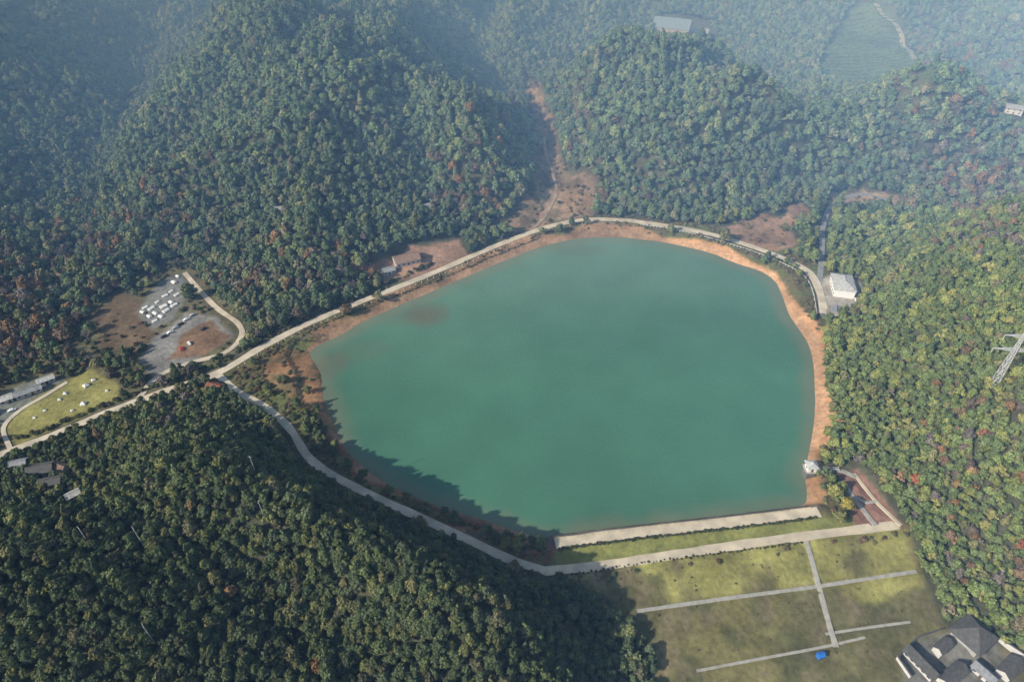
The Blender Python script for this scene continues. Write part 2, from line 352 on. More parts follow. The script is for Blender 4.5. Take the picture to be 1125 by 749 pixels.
house("valley_house",968,226,10,7,3.5,15,1.6,M_rgrey,M_wall,"small white house beside a gravel turning area","house","gable",1,3)
house("hamlet_house",48,520,12,7,4,15,2,M_rdark,M_grey,"dark roofed farmhouse surrounded by forest","house","gable",1,3,rf=.5)
house("hamlet_house",60,534,9,6,4,15,1.8,M_rdark,M_grey,"dark roofed outbuilding beside the farmhouse","house","gable",1,3,rf=.45)
house("hamlet_house",82,546,6,4,3,40,1.2,M_rwhite,M_wall,"small white roofed hut among dark trees","hut","gable",1,2,rf=.6)
house("hamlet_house",22,512,8,5,3,15,1.5,M_rgrey,M_wall,"small grey roofed cottage by the forest lane","house","gable",1,2,rf=.6)
house("hamlet_house",68,516,7,4.5,3,-20,1.4,M_rbrown,M_wall,"small brown roofed cottage among dark trees","house","gable",1,2,rf=.5)
house("camp_building",8,441,7,5,3,35,1.3,M_rwhite,M_wall,"small white roofed cabin beside the camp lawn","cabin","gable",1,2)
house("camp_building",33,433,14,4.5,3,35,1.3,M_rgrey,M_wall,"long grey roofed cabin block beside the camp lawn","cabin","gable",1,4)
house("camp_building",52,420,9,4,3,35,1.2,M_rwhite,M_wall,"white roofed service cabin beside the camp path","cabin","gable",1,3)
house("pavilion",1066,700,13,12,4.2,32,5.2,M_rdark,M_grey,"large dark tiled pavilion with steep hipped roof","pavilion","hip",1,4,ov=1.6)
house("courtyard_building",1010,730,14,5,3.2,118,2.0,M_rdark,M_wall,"long white-walled wing with dark tiled roof","building","gable",1,5,ov=.8)
house("courtyard_building",1033,713,8,4,3.0,32,1.6,M_rdark,M_wall,"short dark roofed gallery facing the courtyard","building","gable",1,3,ov=.6)
house("courtyard_building",1043,745,13,5,3.2,30,2.0,M_rdark,M_wall,"dark tiled cross wing closing the courtyard","building","gable",1,4,ov=.8)
house("courtyard_building",1106,737,11,5.6,3.4,32,2.1,M_rdark,M_wall,"dark tiled rear wing beside the pavilion","building","gable",1,4,ov=.8)
house("courtyard_building",1078,742,9,4.4,3.0,-58,1.7,M_rgrey,M_wall,"grey tiled side wing behind the pavilion","building","gable",1,3,ov=.6)
house("blue_booth",900,722,2.8,2.2,2.4,15,.7,M_blue,M_blue,"small bright blue booth on the grass beside a path","booth","gable",1,1,ov=.3)
COURT=poly([(988,728),(1006,706),(1036,694),(1060,684),(1092,706),(1122,735),(1105,770),(996,765)])
pc(COURT,(.16,.155,.13),.3,2,6); CLR.append(COURT)
# ------------------------------------------------------------------ terrain object
def gridmesh(name,Z,colr,keep,mats,zfix=None):
    ny,nx=GX.shape
    idx=np.arange(ny*nx).reshape(ny,nx)
    q=np.stack([idx[:-1,:-1],idx[:-1,1:],idx[1:,1:],idx[1:,:-1]],-1).reshape(-1,4)
    if keep is not None:
        kk=keep[:-1,:-1]|keep[:-1,1:]|keep[1:,1:]|keep[1:,:-1]; q=q[kk.reshape(-1)]
    used=np.unique(q); rm=np.full(ny*nx,-1); rm[used]=np.arange(len(used)); q=rm[q]
    co=np.stack([GX.reshape(-1)[used],GY.reshape(-1)[used],(Z.reshape(-1)[used])],-1)
    me=bpy.data.meshes.new(name); me.vertices.add(len(co)); me.vertices.foreach_set("co",co.astype(np.float32).ravel())
    me.loops.add(q.size); me.loops.foreach_set("vertex_index",q.astype(np.int32).ravel())
    me.polygons.add(len(q)); me.polygons.foreach_set("loop_start",np.arange(0,q.size,4,dtype=np.int32)); me.polygons.foreach_set("loop_total",np.full(len(q),4,dtype=np.int32))
    me.update(calc_edges=True); me.polygons.foreach_set("use_smooth",np.ones(len(q),bool))
    at=me.attributes.new("cover",'FLOAT_COLOR','POINT'); c4=np.ones((len(co),4),np.float32); c4[:,:3]=colr.reshape(-1,3)[used]; at.data.foreach_set("color",c4.ravel())
    me.materials.append(mats); me.validate(); o=bpy.data.objects.new(name,me); COL.objects.link(o); return o
def covermat(name,rough,bump,bs,ns,amt):
    m=bpy.data.materials.new(name); m.use_nodes=True; nt=m.node_tree; b=nt.nodes["Principled BSDF"]; b.inputs["Roughness"].default_value=rough
    a=nt.nodes.new("ShaderNodeAttribute"); a.attribute_name="cover"; g=nt.nodes.new("ShaderNodeNewGeometry")
    n=nt.nodes.new("ShaderNodeTexNoise"); n.inputs["Scale"].default_value=ns; n.inputs["Detail"].default_value=8; nt.links.new(g.outputs["Position"],n.inputs["Vector"])
    r=nt.nodes.new("ShaderNodeMapRange"); r.inputs[1].default_value=.3; r.inputs[2].default_value=.7; r.inputs[3].default_value=1-amt; r.inputs[4].default_value=1+amt; nt.links.new(n.outputs["Fac"],r.inputs[0])
    v=nt.nodes.new("ShaderNodeVectorMath"); v.operation='SCALE'; nt.links.new(a.outputs["Color"],v.inputs[0]); nt.links.new(r.outputs[0],v.inputs["Scale"]); nt.links.new(v.outputs[0],b.inputs["Base Color"])
    n2=nt.nodes.new("ShaderNodeTexNoise"); n2.inputs["Scale"].default_value=bs; n2.inputs["Detail"].default_value=5; nt.links.new(g.outputs["Position"],n2.inputs["Vector"])
    bp=nt.nodes.new("ShaderNodeBump"); bp.inputs["Distance"].default_value=bump; nt.links.new(n2.outputs["Fac"],bp.inputs["Height"]); nt.links.new(bp.outputs[0],b.inputs["Normal"]); return m,b
Mg,bg=covermat("ground_cover",.95,.35,.6,.4,.25); bg.inputs["Specular IOR Level"].default_value=.1
ter=gridmesh("terrain",GZ,C,None,Mg); ter["kind"]="structure"; ter["label"]="rolling valley ground with red soil banks and grass"; ter["category"]="terrain"
# ------------------------------------------------------------------ water
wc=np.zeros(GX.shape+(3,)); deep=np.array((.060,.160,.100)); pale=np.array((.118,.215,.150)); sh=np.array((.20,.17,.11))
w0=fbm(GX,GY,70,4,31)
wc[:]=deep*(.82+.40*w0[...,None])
sky_tint=sst(300,510,GY+60*(w0-.5)-GX*.12)[...,None]; wc=wc*(1-sky_tint)+pale*sky_tint  # sky reflection painted into the water colour, paler toward the far-left shore
sm=(sst(-14,0,GD+(n1-.5)*8)*.5)[...,None]; wc=wc*(1-sm)+sh*sm
for (a,b,rx,ry,st) in [(468,345,16,15,.65),(440,350,18,10,.25),(395,385,22,12,.2),(362,400,14,14,.5),(640,275,30,9,.25)]:
    q=Pz(a,b,0); k=(sst(1.3,.3,np.hypot((GX-q[0])/rx,(GY-q[1])/ry)+(n1-.5)*.6)*st)[...,None]; wc=wc*(1-k)+np.array((.13,.105,.07))*k
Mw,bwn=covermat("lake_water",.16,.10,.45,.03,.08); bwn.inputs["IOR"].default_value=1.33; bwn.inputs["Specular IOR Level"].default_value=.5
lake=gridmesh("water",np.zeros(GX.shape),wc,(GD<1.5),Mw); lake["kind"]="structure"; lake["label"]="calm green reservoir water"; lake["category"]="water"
# ------------------------------------------------------------------ road ribbons
for ri,R in enumerate(ROADS):
    c=R["c"]; n=len(c); t=np.gradient(c,axis=0); t/=np.linalg.norm(t,axis=1)[:,None]+1e-9; nrm=np.stack([-t[:,1],t[:,0]],1)
    hw=R["w"]/2; prof=[(-hw,-.6),(-hw,.0),(-hw*.4,.03),(hw*.4,.03),(hw,.0),(hw,-.6)]
    V=[];F=[]
    ww=1+.14*(vnoise(np.arange(n)*.35,np.zeros(n),5)-.5)*2
    off=.012*ri
    for i in range(n):
        for (o,dz) in prof: V.append((c[i,0]+nrm[i,0]*o*ww[i],c[i,1]+nrm[i,1]*o*ww[i],R["z"][i]+dz+.02+off))
    k=len(prof)
    for i in range(n-1):
        for j in range(k-1): a=i*k+j; F.append((a,a+k,a+k+1,a+1))
    o=mk(R["name"],V,F,R["m"]); o["kind"]="structure"; o["label"]=R["name"].replace("_"," ")+" of pale worn paving"; o["category"]="road"
# ------------------------------------------------------------------ trees
def crown_geo(seed,kind):
    r=np.random.default_rng(seed); lobes=[]
    if kind=="round":
        lobes.append((0,0,1.25,.72,.62))
        for i in range(7):
            a=i*2*math.pi/7+r.uniform(-.45,.45); q=r.uniform(.38,.78); lobes.append((q*math.cos(a),q*math.sin(a),1.05+r.uniform(-.3,.4),r.uniform(.28,.52),r.uniform(.26,.42)))
        for i in range(4):
            a=r.uniform(0,6.28); q=r.uniform(.1,.5); lobes.append((q*math.cos(a),q*math.sin(a),1.6+r.uniform(-.1,.35),r.uniform(.24,.42),r.uniform(.22,.36)))
    elif kind=="tall":
        for i in range(9):
            h=.7+i*.26; R=.62*(1-(i/9)**1.5)+.12; a=r.uniform(0,6.28); lobes.append((.22*math.cos(a),.22*math.sin(a),h,R,.34))
    elif kind=="open":
        for i in range(12):
            a=r.uniform(0,6.28); q=r.uniform(.1,.95); lobes.append((q*math.cos(a),q*math.sin(a),1.1+r.uniform(-.3,.6),r.uniform(.2,.36),r.uniform(.16,.28)))
    elif kind=="bush":
        for i in range(6):
            a=r.uniform(0,6.28); q=r.uniform(0,.55); lobes.append((q*math.cos(a),q*math.sin(a),.35+r.uniform(-.05,.2),r.uniform(.35,.5),r.uniform(.3,.42)))
    V=[];F=[];S=[]
    ico_v,ico_f=ICO
    for (x,y,z,R,Hh) in lobes:
        n=len(V); k=.8
        for v in ico_v:
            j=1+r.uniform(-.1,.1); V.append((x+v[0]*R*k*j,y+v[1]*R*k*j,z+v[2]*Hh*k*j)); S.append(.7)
        F+=[tuple(i+n for i in f) for f in ico_f]
    tot=sum(l[3]**2 for l in lobes)
    NN=(850 if kind!="bush" else 300) if kind!="open" else 650
    for (x,y,z,R,Hh) in lobes:
        m=int(NN*R*R/tot); sh0=r.uniform(.8,1.2)
        for i in range(m):
            d=r.normal(size=3); d/=np.linalg.norm(d)
            if d[2]<-.4: continue
            rr=r.uniform(.8,1.14); p=np.array([x+d[0]*R*rr,y+d[1]*R*rr,z+d[2]*Hh*rr])
            ins=False
            for (X,Y,Z,R2,H2) in lobes:
                if ((p[0]-X)/R2)**2+((p[1]-Y)/R2)**2+((p[2]-Z)/H2)**2<.6: ins=True;break
            if ins: continue
            nn=d+r.normal(size=3)*.35; nn/=np.linalg.norm(nn)
            u=np.cross(nn,r.normal(size=3)); u/=np.linalg.norm(u)+1e-9; w=np.cross(nn,u); s=r.uniform(.06,.12)*(1.5 if kind=="bush" else 1)
            n=len(V); sd=sh0*r.uniform(.7,1.3)
            for (a,b) in ((-1,-.6),(.9,-1),(1.1,.7),(-.5,1)):
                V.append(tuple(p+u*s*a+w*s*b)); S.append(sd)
            F.append((n,n+1,n+2,n+3))
    return V,F,S
def ico():
    import bmesh
    b=bmesh.new(); bmesh.ops.create_icosphere(b,subdivisions=1,radius=1); b.verts.ensure_lookup_table()
    v=[tuple(x.co) for x in b.verts]; f=[tuple(q.index for q in x.verts) for x in b.faces]; b.free(); return v,f
ICO=ico()
def trunk_geo(seed,kind):
    r=random.Random(seed); ps=[]
    top=1.3
    ps.append(tube((0,0,-.3),(.03,.02,top*.6),.075,.055)); ps.append(tube((.03,.02,top*.6),(0,0,top),.055,.03))
    for i in range(5):
        a=r.uniform(0,6.28); ps.append(tube((0.02,0.02,top*r.uniform(.4,.8)),(.5*math.cos(a),.5*math.sin(a),top*.75+.35),.035,.012,5))
    return join(ps)
def bare_geo(seed):
    r=random.Random(seed); ps=[tube((0,0,-.3),(0,0,.7),.07,.05)]
    def br(p,d,l,rad,dep):
        q=(p[0]+d[0]*l,p[1]+d[1]*l,p[2]+d[2]*l); ps.append(tube(p,q,rad,rad*.6,4))
        if dep==0: return
        for k in range(3+(dep<3)):
            e=Vector(d)+Vector((r.uniform(-.8,.8),r.uniform(-.8,.8),r.uniform(-.2,.5))); e.normalize(); br(q,tuple(e),l*.68,rad*.58,dep-1)
    for k in range(5):
        a=k*1.26; br((0,0,.4+.06*k),(math.cos(a)*.6,math.sin(a)*.6,.75),.42,.04,4)
    return join(ps)
def setattr_shade(me,S):
    at=me.attributes.new("shade",'FLOAT','POINT'); at.data.foreach_set("value",np.array(S,np.float32))
VAR=[]
tcol=bpy.data.collections.new("tree_forms"); bcol=bpy.data.collections.new("shrub_forms")
kinds=["round","round","round","round","open","tall"]
for i,k in enumerate(kinds):
    V,F,S=crown_geo(40+i,k); tv,tf,_=trunk_geo(i,k)
    cm=mk("crown",V,F,M_leaf,link=False).data; setattr_shade(cm,S)
    tm=mk("trunk",tv,tf,M_bark,link=False).data; VAR.append((cm,tm))
    JV=V+tv; JF=F+[tuple(q+len(V) for q in f) for f in tf]; fm=[0]*len(F)+[1]*len(tf)
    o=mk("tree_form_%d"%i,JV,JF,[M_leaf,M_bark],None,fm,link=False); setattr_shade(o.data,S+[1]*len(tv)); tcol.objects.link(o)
tv,tf,_=bare_geo(5); BARE=mk("crown",tv,tf,M_leaf,link=False).data; setattr_shade(BARE,[1.0]*len(tv))
o=mk("tree_form_6",tv,tf,[M_leaf],link=False); setattr_shade(o.data,[1.0]*len(tv)); tcol.objects.link(o)
for i in range(3):
    V,F,S=crown_geo(80+i,"bush"); o=mk("shrub_form_%d"%i,V,F,M_leaf,link=False); setattr_shade(o.data,S); bcol.objects.link(o)
def scatter(name,pts,tint,scl,rot,var,coll,label,cat):
    n=len(pts); me=bpy.data.meshes.new(name); me.vertices.add(n); me.vertices.foreach_set("co",np.asarray(pts,np.float32).ravel())
    a=me.attributes.new("tint",'FLOAT_COLOR','POINT'); c=np.ones((n,4),np.float32); c[:,:3]=tint; a.data.foreach_set("color",c.ravel())
    a=me.attributes.new("scl",'FLOAT_VECTOR','POINT'); a.data.foreach_set("vector",np.asarray(scl,np.float32).ravel())
    r3=np.zeros((n,3),np.float32); r3[:,2]=rot; a=me.attributes.new("rot",'FLOAT_VECTOR','POINT'); a.data.foreach_set("vector",r3.ravel())
    a=me.attributes.new("var",'INT','POINT'); a.data.foreach_set("value",np.asarray(var,np.int32))
    me.update(); ob=bpy.data.objects.new(name,me); COL.objects.link(ob)
    ng=bpy.data.node_groups.new(name+"_scatter",'GeometryNodeTree')
    ng.interface.new_socket(name="Geometry",in_out='INPUT',socket_type='NodeSocketGeometry'); ng.interface.new_socket(name="Geometry",in_out='OUTPUT',socket_type='NodeSocketGeometry')
    N=ng.nodes; gi=N.new("NodeGroupInput"); go=N.new("NodeGroupOutput"); ci=N.new("GeometryNodeCollectionInfo"); ci.inputs["Collection"].default_value=coll
    ci.inputs["Separate Children"].default_value=True; ci.inputs["Reset Children"].default_value=True
    ip=N.new("GeometryNodeInstanceOnPoints"); ip.inputs["Pick Instance"].default_value=True
    def na(nm,t):
        q=N.new("GeometryNodeInputNamedAttribute"); q.data_type=t; q.inputs["Name"].default_value=nm; return [s for s in q.outputs if s.enabled and s.name=="Attribute"][0]
    L=ng.links; L.new(gi.outputs[0],ip.inputs["Points"]); L.new(ci.outputs[0],ip.inputs["Instance"])
    L.new(na("var",'INT'),ip.inputs["Instance Index"]); L.new(na("rot",'FLOAT_VECTOR'),ip.inputs["Rotation"]); L.new(na("scl",'FLOAT_VECTOR'),ip.inputs["Scale"])
    L.new(ip.outputs[0],go.inputs[0])
    md=ob.modifiers.new("scatter",'NODES'); md.node_group=ng
    ob["kind"]="stuff"; ob["label"]=label; ob["category"]=cat; return ob
def jgrid(x0,x1,y0,y1,s,j=.46):
    a=np.arange(x0,x1,s); b=np.arange(y0,y1,s*.87); X,Y=np.meshgrid(a,b); X=X+(np.arange(len(b))%2)[:,None]*s*.5
    X=X+rng.uniform(-j,j,X.shape)*s; Y=Y+rng.uniform(-j,j,Y.shape)*s; return X.ravel(),Y.ravel()
def infr(x,y,m=80):
    u,v,f=project(x,y,H(x,y)+5); return (u>-m)&(u<1125+m)&(v>-45)&(v<749+m*.8)
def droads(x,y):
    D=np.full(x.shape,1e9)
    for R in ROADS:
        c=R["c"][::2]; c=np.vstack([c,R["c"][-1]]); D=np.minimum(D,pdist(x,y,[tuple(p) for p in c],False)-R["w"]/2)
    return D
def dclear(x,y):
    D=np.full(x.shape,1e9)
    for p in CLR: D=np.minimum(D,pdist(x,y,p))
    for (a,b,r) in HOUSES: D=np.minimum(D,np.hypot(x-a,y-b)-r*.9)
    return D
PX=[];PY=[];PR=[]
for (x0,x1,y0,y1,s,r0,r1,sel) in [(-420,460,60,360,3.7,1.4,3.8,0),(-1150,1150,340,1500,6.0,2.4,6.0,1)]:
    X,Y=jgrid(x0,x1,y0,y1,s); k=infr(X,Y)
    near=(Y<345+12*np.sin(X*.05))|((X>190)&(Y<480))
    if sel==0: k&=near
    else: k&=~near
    X=X[k];Y=Y[k]
    R=r0+(r1-r0)*np.clip(fbm(X,Y,30,2,41)*.45+rng.random(len(X))**2*.65,0,1)
    PX.append(X);PY.append(Y);PR.append(R)
X,Y=jgrid(190,560,345,500,4.2); k=infr(X,Y)&((X>190)&(Y<480)&(Y>345)); PX.append(X[k]);PY.append(Y[k]);PR.append(1.7+2.5*rng.random(k.sum())**1.6)
X=np.concatenate(PX);Y=np.concatenate(PY);R=np.concatenate(PR)
dl=pdist(X,Y,LAKE); dr=droads(X,Y); dg=pdist(X,Y,GRASS); dc=dclear(X,Y); ring=pdist(X,Y,RING)
dcamp=pdist(X,Y,CAMP)
lltree=(pdist(X,Y,[Pz(a,b,2) for a,b in LLPX])<0)&(Y<295)&(X>-122)&(dr>3.5)&(rng.random(len(X))<.6)
R=np.where(lltree,np.clip(R,2.2,3.0),R)
k=(dl>np.where(lltree,4.5,5+R*.5))&(dr>R*.8+np.where((Y<300)&(X<30),.8,0))&(dg>R*.3)&(dc>R*.55)&((ring>-1)|lltree|((ring<=-1)&(rng.random(len(X))<.05)))&((dcamp>0)|(rng.random(len(X))<.35))
ds=pdist(X,Y,[Pz(a,b,4) for a,b in [(600,603),(905,567),(985,573),(880,585),(720,608),(595,625)]]); k&=(ds>1)
X=X[k];Y=Y[k];R=R[k]; Z=H(X,Y); N=len(X); lltree=lltree[k]
PAL=np.array([(.115,.148,.070),(.082,.114,.060),(.152,.168,.072),(.100,.128,.074),(.178,.175,.086),(.135,.132,.082)])
pi=rng.choice(6,N,p=[.29,.26,.17,.18,.04,.06]); T=PAL[pi].copy()
zone=fbm(X,Y,90,3,51); T*= (0.9+.45*zone)[:,None]
far=sst(400,650,Y)[:,None]; T*=(1-far)+far*np.array((1.18,1.34,1.52))  # distance haze painted into leaf tint: far trees bluer and brighter
rt=(X>170)&(Y<520); T[rt]*=np.array((1.28,1.25,.90))
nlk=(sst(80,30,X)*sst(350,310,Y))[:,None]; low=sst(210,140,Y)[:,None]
T*=(1-nlk)+nlk*np.array((.98,.95,.80))*(1-.22*low)  # lower near-left leaves darkened: shade of the slope turned from the sun, painted in
V_=rng.choice(6,N,p=[.21,.21,.2,.18,.14,.06])
aut=np.zeros(N)
def az(px,py,r,p):
    q=P(px,py); aut[:]=np.maximum(aut,p*np.exp(-((X-q[0])**2+(Y-q[1])**2)/r**2))
for a in [(10,320,60,.55),(40,370,45,.6),(60,290,50,.4),(110,240,40,.12),(200,225,28,.25),(520,200,38,.3),(490,225,28,.3),(560,130,45,.12),(1085,215,50,.55),(1055,195,50,.4),(1112,260,40,.35),(1000,400,60,.03),(1015,540,35,.14),(1095,590,40,.16),(1090,470,35,.12),(180,430,30,.3),(1060,60,120,.16),(870,20,90,.05),(380,330,40,.25),(320,350,30,.2),(640,215,25,.4),(640,120,30,.1),(280,330,50,.12)]: az(*a)
u=rng.random(N); am=u<aut; ac=np.array([(.22,.15,.09),(.20,.165,.10),(.18,.14,.11),(.25,.155,.075),(.18,.155,.13)])
T[am]=ac[rng.integers(0,5,am.sum())]*rng.uniform(.75,1.1,am.sum())[:,None]
bare=(rng.random(N)<.4*aut+.003); V_[bare]=6; T[bare]=np.array((.24,.20,.17))
hs=rng.uniform(.8,1.3,N); SC=np.stack([R,R*rng.uniform(.8,1.2,N),R*hs],1); RT=rng.uniform(0,6.28,N)
u_,v_,f_=project(X,Y,Z+R); inf=(u_>8)&(u_<1117)&(v_>8)&(v_<740)
score=np.where(inf,R/f_,-1); order=np.argsort(-score)[:300]; isel=np.zeros(N,bool); isel[order]=True
print("TREES",N)
rest=~isel
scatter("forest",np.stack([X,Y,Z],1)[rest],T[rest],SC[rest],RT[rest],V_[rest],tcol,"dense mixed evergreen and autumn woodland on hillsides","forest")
def colname(t):
    r,g,b=t
    if r>g*2.5: return "deep red autumn tree"
    if r>g*1.35: return "orange brown autumn tree"
    if r>g*1.1: return "grey brown thinning tree"
    if g>.17: return "yellow green leafy tree"
    if g<.115: return "dark green dense tree"
    return "olive green round tree"
def add_tree(x,y,z,s,rot,v,t,label,group,name="tree",cat="tree"):
    e=empty(name,(x,y,z),rot,label,cat,group)
    if v==6:
        c=bpy.data.objects.new("crown",BARE); COL.objects.link(c); c.parent=e; c.scale=s; c["tint"]=[float(q) for q in t]; return
    for nm,me in (("crown",VAR[v][0]),("trunk",VAR[v][1])):
        c=bpy.data.objects.new(nm,me); COL.objects.link(c); c.parent=e; c.scale=s
        if nm=="crown": c["tint"]=[float(q) for q in t]
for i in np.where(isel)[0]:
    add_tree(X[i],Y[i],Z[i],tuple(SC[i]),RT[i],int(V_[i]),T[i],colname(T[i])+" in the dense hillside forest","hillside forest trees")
for (px,py,s,t,v,lab) in [(397,304,6.5,(.28,.18,.15),6,"large bare pinkish brown tree beside the lake road"),(388,308,5.5,(.27,.17,.13),6,"bare brown tree beside the lake road"),(406,300,5,(.27,.17,.14),6,"bare pinkish tree beside the lake road"),(520,222,6.5,(.24,.19,.16),6,"bare grey tree at the forest edge"),(510,232,6,(.24,.18,.15),6,"bare grey brown tree at the forest edge"),
    (928,560,4.2,(.30,.25,.06),0,"yellow autumn tree beside the brick path"),(915,545,3.8,(.22,.21,.06),1,"yellow green tree above the dam end"),(920,572,3.4,(.18,.18,.06),2,"olive tree beside the dam end"),(1003,532,3.4,(.28,.10,.055),0,"red autumn tree on the slope"),(1120,605,3.4,(.28,.08,.055),1,"crimson autumn tree on wooded slope"),
    (1030,500,3,(.26,.14,.07),2,"rust brown tree on wooded slope"),(1078,482,3.0,(.26,.11,.07),3,"rust autumn tree on wooded slope"),(1012,470,3,(.26,.16,.07),0,"orange tree above the shore"),(1045,560,2.8,(.26,.14,.06),1,"orange tree on wooded slope"),(256,655,3.0,(.24,.14,.06),1,"orange tree amid dark forest"),(351,737,3.2,(.25,.14,.06),2,"orange tree amid dark forest"),(212,560,2.8,(.20,.15,.07),0,"tan tree amid dark forest"),(895,226,4.5,(.14,.155,.06),1,"round green tree beside the hillside road"),(893,262,4.6,(.13,.145,.055),2,"round green tree beside the hillside road"),(880,245,4.6,(.12,.14,.055),3,"round green tree beside the hillside road")]:
    x,y=P(px,py); add_tree(x,y,float(H(x,y)),(s,s,s*1.05),random.random()*6,v,t,lab,None)
# ------------------------------------------------------------------ shrubs
BX=[];BY=[];BR=[];BT=[]
def addb(x,y,r,t): BX.append(x);BY.append(y);BR.append(r);BT.append(t)
X,Y=jgrid(-330,330,150,560,2.3); dl=pdist(X,Y,LAKE); dr=droads(X,Y); ring=pdist(X,Y,RING); lls=pdist(X,Y,[Pz(a,b,2) for a,b in LLPX])
dsx=pdist(X,Y,[Pz(a,b,4) for a,b in [(612,598),(900,560),(985,573),(880,590),(720,612),(600,628)]])
dm=pdist(X,Y,[Pz(a,b,1) for a,b in MARPX])
nn=fbm(X,Y,12,3,61); dcl=dclear(X,Y)
dens=np.where(lls<0,.6,np.where(nn>.5,.55,.10)); dens=np.where(dm<0,.12,dens)
k=(ring<6)&(dl>np.where(lls<0,3+6*nn,3+11*nn))&(dr>1.2)&(dcl>1)&(rng.random(len(X))<dens)&(dsx>0)
pal=[(.17,.13,.065),(.13,.13,.06),(.15,.10,.065),(.19,.165,.075),(.10,.115,.055)]
for x,y in zip(X[k],Y[k]): addb(x,y,random.uniform(.8,1.9),random.choice(pal))
def row(pix,z,step,r0,r1,cols,j=.5):
    c=catmull([Pz(a,b,z) for a,b in pix],step)
    for p in c: addb(p[0]+random.uniform(-j,j),p[1]+random.uniform(-j,j),random.uniform(r0,r1),random.choice(cols))
dk=[(.055,.07,.03),(.07,.08,.03),(.09,.08,.045)]
row([(614,604),(700,593),(800,582),(895,570)],4,1.3,.8,1.3,dk,.3)
row([(20,482),(60,468),(120,443),(180,421),(235,402),(285,372),(345,343),(415,316),(475,291)],4,2.2,1.2,2.4,dk+[(.12,.12,.045)],1.2)
row([(295,389),(352,358),(422,329),(482,305),(542,280),(592,260)],4,1.6,.6,1.3,[(.15,.13,.05),(.11,.11,.045)],.6)
row([(610,635),(700,620),(800,607),(880,597)],2.5,2.0,.6,1.0,dk,.4)
X,Y=jgrid(-420,-150,230,460,4); dc=dclear(X,Y); dr=droads(X,Y); k=(pdist(X,Y,CAMP)<2)&(dc>1.5)&(dr>2)&(rng.random(len(X))<.5)
for x,y in zip(X[k],Y[k]): addb(x,y,random.uniform(1,2.6),random.choice(pal+dk))
for PL,den,st in ((GULLY,.28,3.8),(BARE1,.12,3.5),(FIELD,.15,4),(PLAZA,.14,4),(COURT,.12,3)):
    q=np.array(PL); a,b=q.min(0),q.max(0); X,Y=jgrid(a[0],b[0],a[1],b[1],st); hd=np.full(X.shape,1e9)
    for (hx,hy,hr) in HOUSES: hd=np.minimum(hd,np.hypot(X-hx,Y-hy)-hr)
    k=(pdist(X,Y,PL)<0)&(droads(X,Y)>1)&(hd>1)&(rng.random(len(X))<den*2*fbm(X,Y,15,2,71))
    for x,y in zip(X[k],Y[k]): addb(x,y,random.uniform(.9,2.6),random.choice(pal))
tx=np.array(TEA); a,b=tx.min(0),tx.max(0)
X,Y=np.meshgrid(np.arange(a[0],b[0],2.8),np.arange(a[1],b[1],7.5)); X=X.ravel();Y=Y.ravel(); k=(pdist(X,Y,TEA)<-3)&(rng.random(len(X))<.93)
for x,y in zip(X[k],Y[k]): addb(x,y+random.uniform(-.3,.3),random.uniform(1.5,1.9),(.13,.19,.085))
X,Y=jgrid(40,260,100,215,3.2); k=(pdist(X,Y,GRASS)<-2)&(droads(X,Y)>1)&(dclear(X,Y)>2)&(rng.random(len(X))<.35*fbm(X,Y,14,3,77)**1.5)
for x,y in zip(X[k],Y[k]): addb(x,y,random.uniform(.35,.85),random.choice([(.16,.155,.06),(.12,.12,.05),(.18,.14,.08)]))
BX=np.array(BX);BY=np.array(BY);BR=np.array(BR);BT=np.array(BT)
scatter("shrubs",np.stack([BX,BY,H(BX,BY)-.1],1),BT,np.stack([BR,BR,BR*rng.uniform(.8,1.3,len(BR))],1),rng.uniform(0,6.28,len(BR)),rng.integers(0,3,len(BR)),bcol,"brown and green scrub, hedges and tea rows","shrubs")
# ------------------------------------------------------------------ tents
def tent(px,py,s,rot,lab,g,lx=1):
    x,y=P(px,py); e=empty("tent",(x,y,float(H(x,y))),rot,lab,"tent",g)
    w=2.2*s;h=1.1*s;t=2.9*s if lx==1 else 2.0*s; W=w*lx; r=.25 if lx==1 else .98
    V=[(-W,-w,0),(W,-w,0),(W,w,0),(-W,w,0),(-W,-w,h),(W,-w,h),(W,w,h),(-W,w,h),(-W*r,0,t),(W*r,0,t)]
    F=[(0,1,5,4),(1,2,6,5),(2,3,7,6),(3,0,4,7),(4,5,9,8),(5,6,9),(6,7,8,9),(7,4,8)]
    mk("canvas",V,F,M_canvas,e); v,f=bx(-.5*s,.5*s,-w-.03,-w+.02,0,h*.9); mk("door_flap",v,f,M_grey,e)
for a in [(95,424,.75),(103,418,.55),(92,444,.7),(72,433,.5),(66,440,.45),(50,452,.4),(38,459,.4),(118,430,.4),(80,452,.4)]: tent(a[0],a[1],a[2],random.random(),"white canvas tent pitched on the camp lawn","white tents on the camp lawn")
for a in [(158,343),(164,349),(169,353),(166,338),(171,344),(174,333),(179,338),(184,341),(181,326),(187,332),(192,335),(189,319),(195,325),(191,312),(197,305),(176,349),(161,337)]: tent(a[0]+random.uniform(-1.6,1.6),a[1]+random.uniform(-1.4,1.4),random.uniform(.42,.85),random.choice([.78,.78,-.75])+random.random()*.25,"white rectangular ridge tent on the gravel terrace","white tents on the gravel terrace",random.uniform(1.15,1.8))
